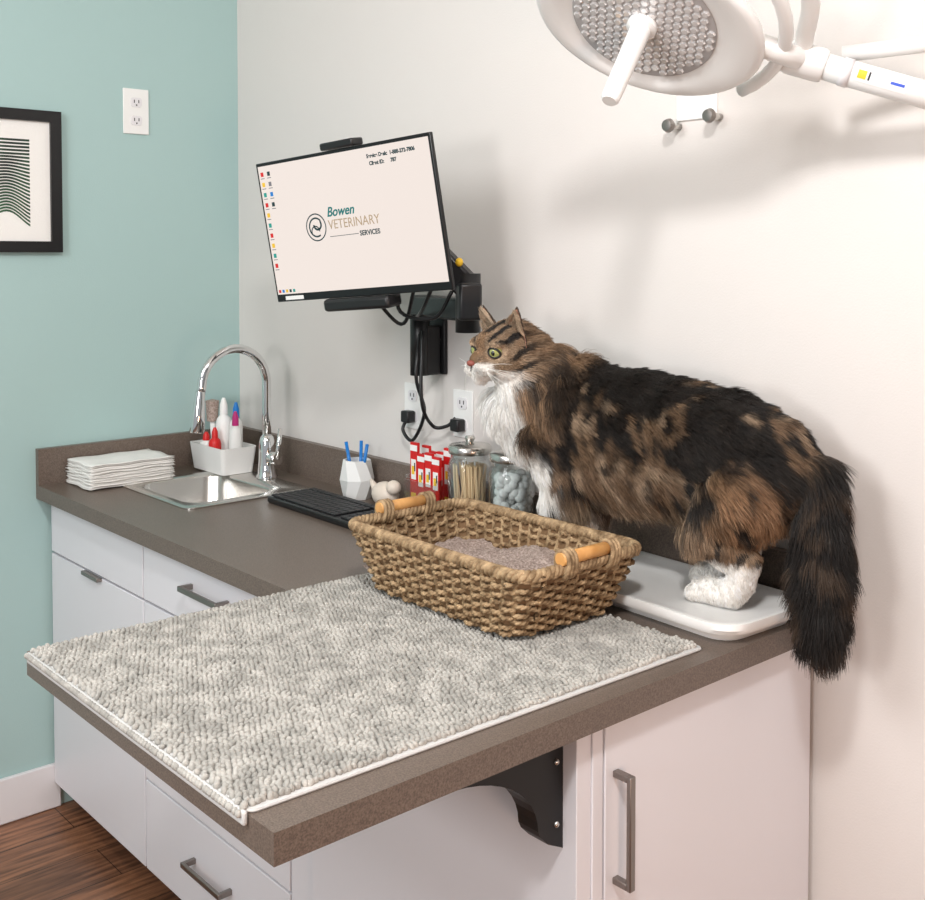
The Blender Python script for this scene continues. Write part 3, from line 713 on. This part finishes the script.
def make_fur(name,me,n,cf,lf,ff,af,mask,seed,rad=.00055,clump=.40,gdiv=14):
    R=np.random.RandomState(seed)
    me.calc_loop_triangles(); nt_=len(me.loop_triangles); tri=np.empty(nt_*3,dtype=np.int32); me.loop_triangles.foreach_get('vertices',tri); tri=tri.reshape(-1,3)
    nv=len(me.vertices); co_=np.empty(nv*3); me.vertices.foreach_get('co',co_); co_=co_.reshape(-1,3)
    no=np.empty(nv*3); me.vertices.foreach_get('normal',no); no=no.reshape(-1,3)
    A,B,C=co_[tri[:,0]],co_[tri[:,1]],co_[tri[:,2]]; ar=np.linalg.norm(np.cross(B-A,C-A),axis=1)
    ctr=(A+B+C)/3; ar=ar*mask(ctr)
    idx=R.choice(nt_,n,p=ar/ar.sum()); r1=np.sqrt(R.rand(n));r2=R.rand(n); w0,w1,w2=(1-r1)[:,None],(r1*(1-r2))[:,None],(r1*r2)[:,None]
    p=A[idx]*w0+B[idx]*w1+C[idx]*w2; nn=no[tri[idx,0]]*w0+no[tri[idx,1]]*w1+no[tri[idx,2]]*w2; nn/=np.linalg.norm(nn,axis=1,keepdims=True)+1e-9
    L_=lf(p)*(.6+.65*R.rand(n)); F=ff(p); a=af(p)[:,None]
    Ft=F-nn*(F*nn).sum(1,keepdims=True)*.85
    sw=np.c_[vn(p*28+3),vn(p*28+60),vn(p*28+90)]-.5
    jit=(R.rand(n,3)-.5)*.55+sw*.8
    K=6; pos=np.empty((n,K,3)); pos[:,0]=p-nn*.001
    for k_ in range(1,K):
        t=k_/(K-1); d_=nn*a*(1.15-.9*t)+Ft*(.55+.5*t)+F*.12*t+jit*.55; d_/=np.linalg.norm(d_,axis=1,keepdims=True)
        pos[:,k_]=pos[:,k_-1]+d_*(L_/(K-1))[:,None]
    ng=max(10,n//gdiv); gi=R.choice(n,ng,replace=False); kd=kdtree.KDTree(ng)
    for a_,g_ in enumerate(gi): kd.insert(p[g_],a_)
    kd.balance(); near=np.array([gi[kd.find(q)[1]] for q in p])
    for k_ in range(1,K):
        t=k_/(K-1); wgt=clump*t**1.3; tgt=pos[near,k_]+(p-p[near])*.3; pos[:,k_]=pos[:,k_]*(1-wgt)+tgt*wgt
    c=cf(p)*.6+cf(p[near])*.4; br_=(.55+.9*R.rand(n))[:,None]; br_=np.where(c.mean(1,keepdims=True)>.5,.9+.2*R.rand(n)[:,None],br_)
    c=np.clip(c*br_*(.85+.3*R.rand(n))[near][:,None],0,.88)
    hc=bpy.data.hair_curves.new(name); hc.add_curves([K]*n)
    hc.attributes['position'].data.foreach_set('vector',pos.reshape(-1).astype(np.float32))
    ra=hc.attributes.get('radius') or hc.attributes.new('radius','FLOAT','POINT')
    tt=np.linspace(0,1,K); ra.data.foreach_set('value',np.tile(rad*(1-.8*tt**1.5),n).astype(np.float32))
    at=hc.attributes.new('furcol','FLOAT_COLOR','CURVE'); at.data.foreach_set('color',np.c_[c,np.ones(n)].ravel().astype(np.float32))
    hc.materials.append(FM); o=bpy.data.objects.new(name,hc); link(o,catE); return o
def mask(p):
    q=headp(p); m_=np.ones(len(p))
    for e in EY: m_*=(np.sqrt((((q-np.array(e))*np.array([1,1,1.4]))**2).sum(1))>.0112)
    m_*=~((q[:,0]>.056)&(q[:,2]>-.014)&(np.abs(q[:,1])<.008))
    m_*=(1+1.5*isheadw(p)); m_*=(1+1.0*ss(-.115,-.14,p[:,0])); return m_
make_fur('fur_coat',body,220000,colf,lenf,flowf,liftf,mask,1)
pinkm=mat('inner_ear',srgb(190,140,120),.7)
def ear(s_):
    N,K_=14,12; vs=[];fs_=[]
    base=Vector((-.002,.028*s_,.026)); up=Vector((.0,.30*s_,1)).normalized(); out=Vector((-.15,1*s_,-.2))
    side=(out-up*out.dot(up)).normalized(); fwd=side.cross(up).normalized()
    if fwd.x<0: fwd=-fwd
    for iv_ in range(K_+1):
        v=iv_/K_; wd=.028*(1-v**1.35)+.0012
        for iu in range(N+1):
            u_=iu/N*2-1
            pt=base+up*(v*.052-.008)+side*(u_*wd)-fwd*((1-u_*u_)*.017*(1-v)**.8)+fwd*.004
            vs.append(HM@pt)
    for i in range(K_):
        for j in range(N):
            a=i*(N+1)+j; fs_.append((a,a+1,a+N+2,a+N+1))
    me=bpy.data.meshes.new('ear'); me.from_pydata([v[:] for v in vs],[],fs_); 
    for p_ in me.polygons:p_.use_smooth=True
    me.update(); nrm_=me.polygons[len(me.polygons)//4].normal; bw=HR.to_3x3()@(-fwd)
    if nrm_.dot(bw)<0: me.flip_normals()
    me.materials.append(pinkm); o=link(bpy.data.objects.new('ear',me),catE)
    sd=o.modifiers.new('s','SOLIDIFY'); sd.thickness=.0015
    upw=np.array((HR.to_3x3()@up)[:]); bwn=np.array(bw[:])
    ec=lambda p: np.tile(dbr*1.6,(len(p),1))
    make_fur('ear_fur',me,6000,ec,lambda p:np.full(len(p),.008),lambda p:np.tile(upw,(len(p),1)),lambda p:np.full(len(p),.25),lambda p:np.ones(len(p)),5,.0005)
    me2=me.copy(); me2.flip_normals()
    ec2=lambda p: np.tile(np.array([.5,.38,.27]),(len(p),1))
    ctr=np.array((HM@(base+up*.014+fwd*.006))[:])
    make_fur('ear_tuft',me2,900,ec2,lambda p:np.full(len(p),.022),lambda p:np.tile(upw,(len(p),1)),lambda p:np.full(len(p),.6),lambda p:(np.linalg.norm(p-ctr,axis=1)<.030)*1.+1e-6,6,.0004)
ear(1); ear(-1)
eyem=mat('cat_iris',srgb(138,146,84),.08,coat=1,col2=srgb(168,164,100),vscale=150)
pup=mat('cat_pupil',(.002,.002,.002),.05,coat=1); lid=mat('eyelid',(.01,.008,.007),.5)
for e in EY:
    sgn=1 if e[1]>0 else -1
    c=HM@Vector(e); ball('eye',c,.0102*HS,eyem,catE)
    dv=Vector((.9,.42*sgn,-.04)).normalized(); q4=HR@(dv.to_track_quat('X','Z').to_matrix().to_4x4())
    ball('pupil',c+(HR.to_3x3()@dv)*.0070*HS,(.0037*HS,.0046*HS,.0052*HS),pup,catE,16,q4)
    bmr=bmesh.new(); X3=HR.to_3x3()@dv; lat=X3.cross(Vector((0,0,1))).normalized(); upv=lat.cross(X3).normalized()
    tilt=Matrix.Rotation(radians(-16*sgn),3,X3)
    lat=tilt@lat; upv=tilt@upv
    addtube(bmr,[c+(X3*(.0070-.003*abs(cos(2*pi*i/24))**2)+lat*.0102*cos(2*pi*i/24)+upv*.0066*sin(2*pi*i/24))*HS for i in range(24)],.0027,6,closed=True); mobj('eyelid',bmr,lid,catE)
ball('nose',HM@Vector((.0645,0,-.0095)),(.0055*HS,.0078*HS,.0048*HS),mat('nose_leather',srgb(140,78,68),.5),catE,16,HR)
tube('mouth',[HM@Vector((.0640,0,-.014)),HM@Vector((.0650,0,-.022))],.0009,lid,catE,6)
bmw=bmesh.new()
for s_ in (1,-1):
    for i in range(7):
        a=radians(-38+i*11); r0=Vector((.052,.016*s_,-.016-.002*(i%3))); dv=Vector((-.05+.15*cos(i),s_*cos(a),sin(a)-.15)).normalized()
        addtube(bmw,[HM@(r0+dv*t*.055-Vector((.02,0,.012))*t*t) for t in (0,.25,.5,.75,1)],[.0005,.00045,.0004,.0003,.0001],5)
mobj('whiskers',bmw,mat('whisker',srgb(245,245,240),.3),catE)

# ---------------------------------------------------------------- lights
def area(name,loc,target,size,power,col):
    l=bpy.data.lights.new(name,'AREA'); l.size=size; l.energy=power; l.color=col
    o=bpy.data.objects.new(name,l); COL.objects.link(o); o.location=loc
    o.rotation_euler=(Vector(target)-Vector(loc)).to_track_quat('-Z','Y').to_euler(); return o
area('ceiling_bounce_light',(2.8,-1.5,2.65),(1.3,-.2,1.0),.22,29,(1,.985,.975))
area('soft_front_light',(1.5,-2.6,2.5),(1.0,-.4,.9),1.0,33,(.97,.985,1))  # added broad soft light from the front, not a known fixture
area('room_fill_light',(2.3,-3.0,1.6),(1.8,0,1.0),.45,19,(1,.98,.96))
area('warm_fill_light',(4.2,-1.6,.9),(2.0,-.2,.4),.5,15,(1,.62,.42))  # added unseen low area light, warms the side door and lower right wall
w=bpy.data.worlds.new('world'); scn.world=w; w.use_nodes=True; w.node_tree.nodes['Background'].inputs['Color'].default_value=(.93,.96,1,1); w.node_tree.nodes['Background'].inputs['Strength'].default_value=.42
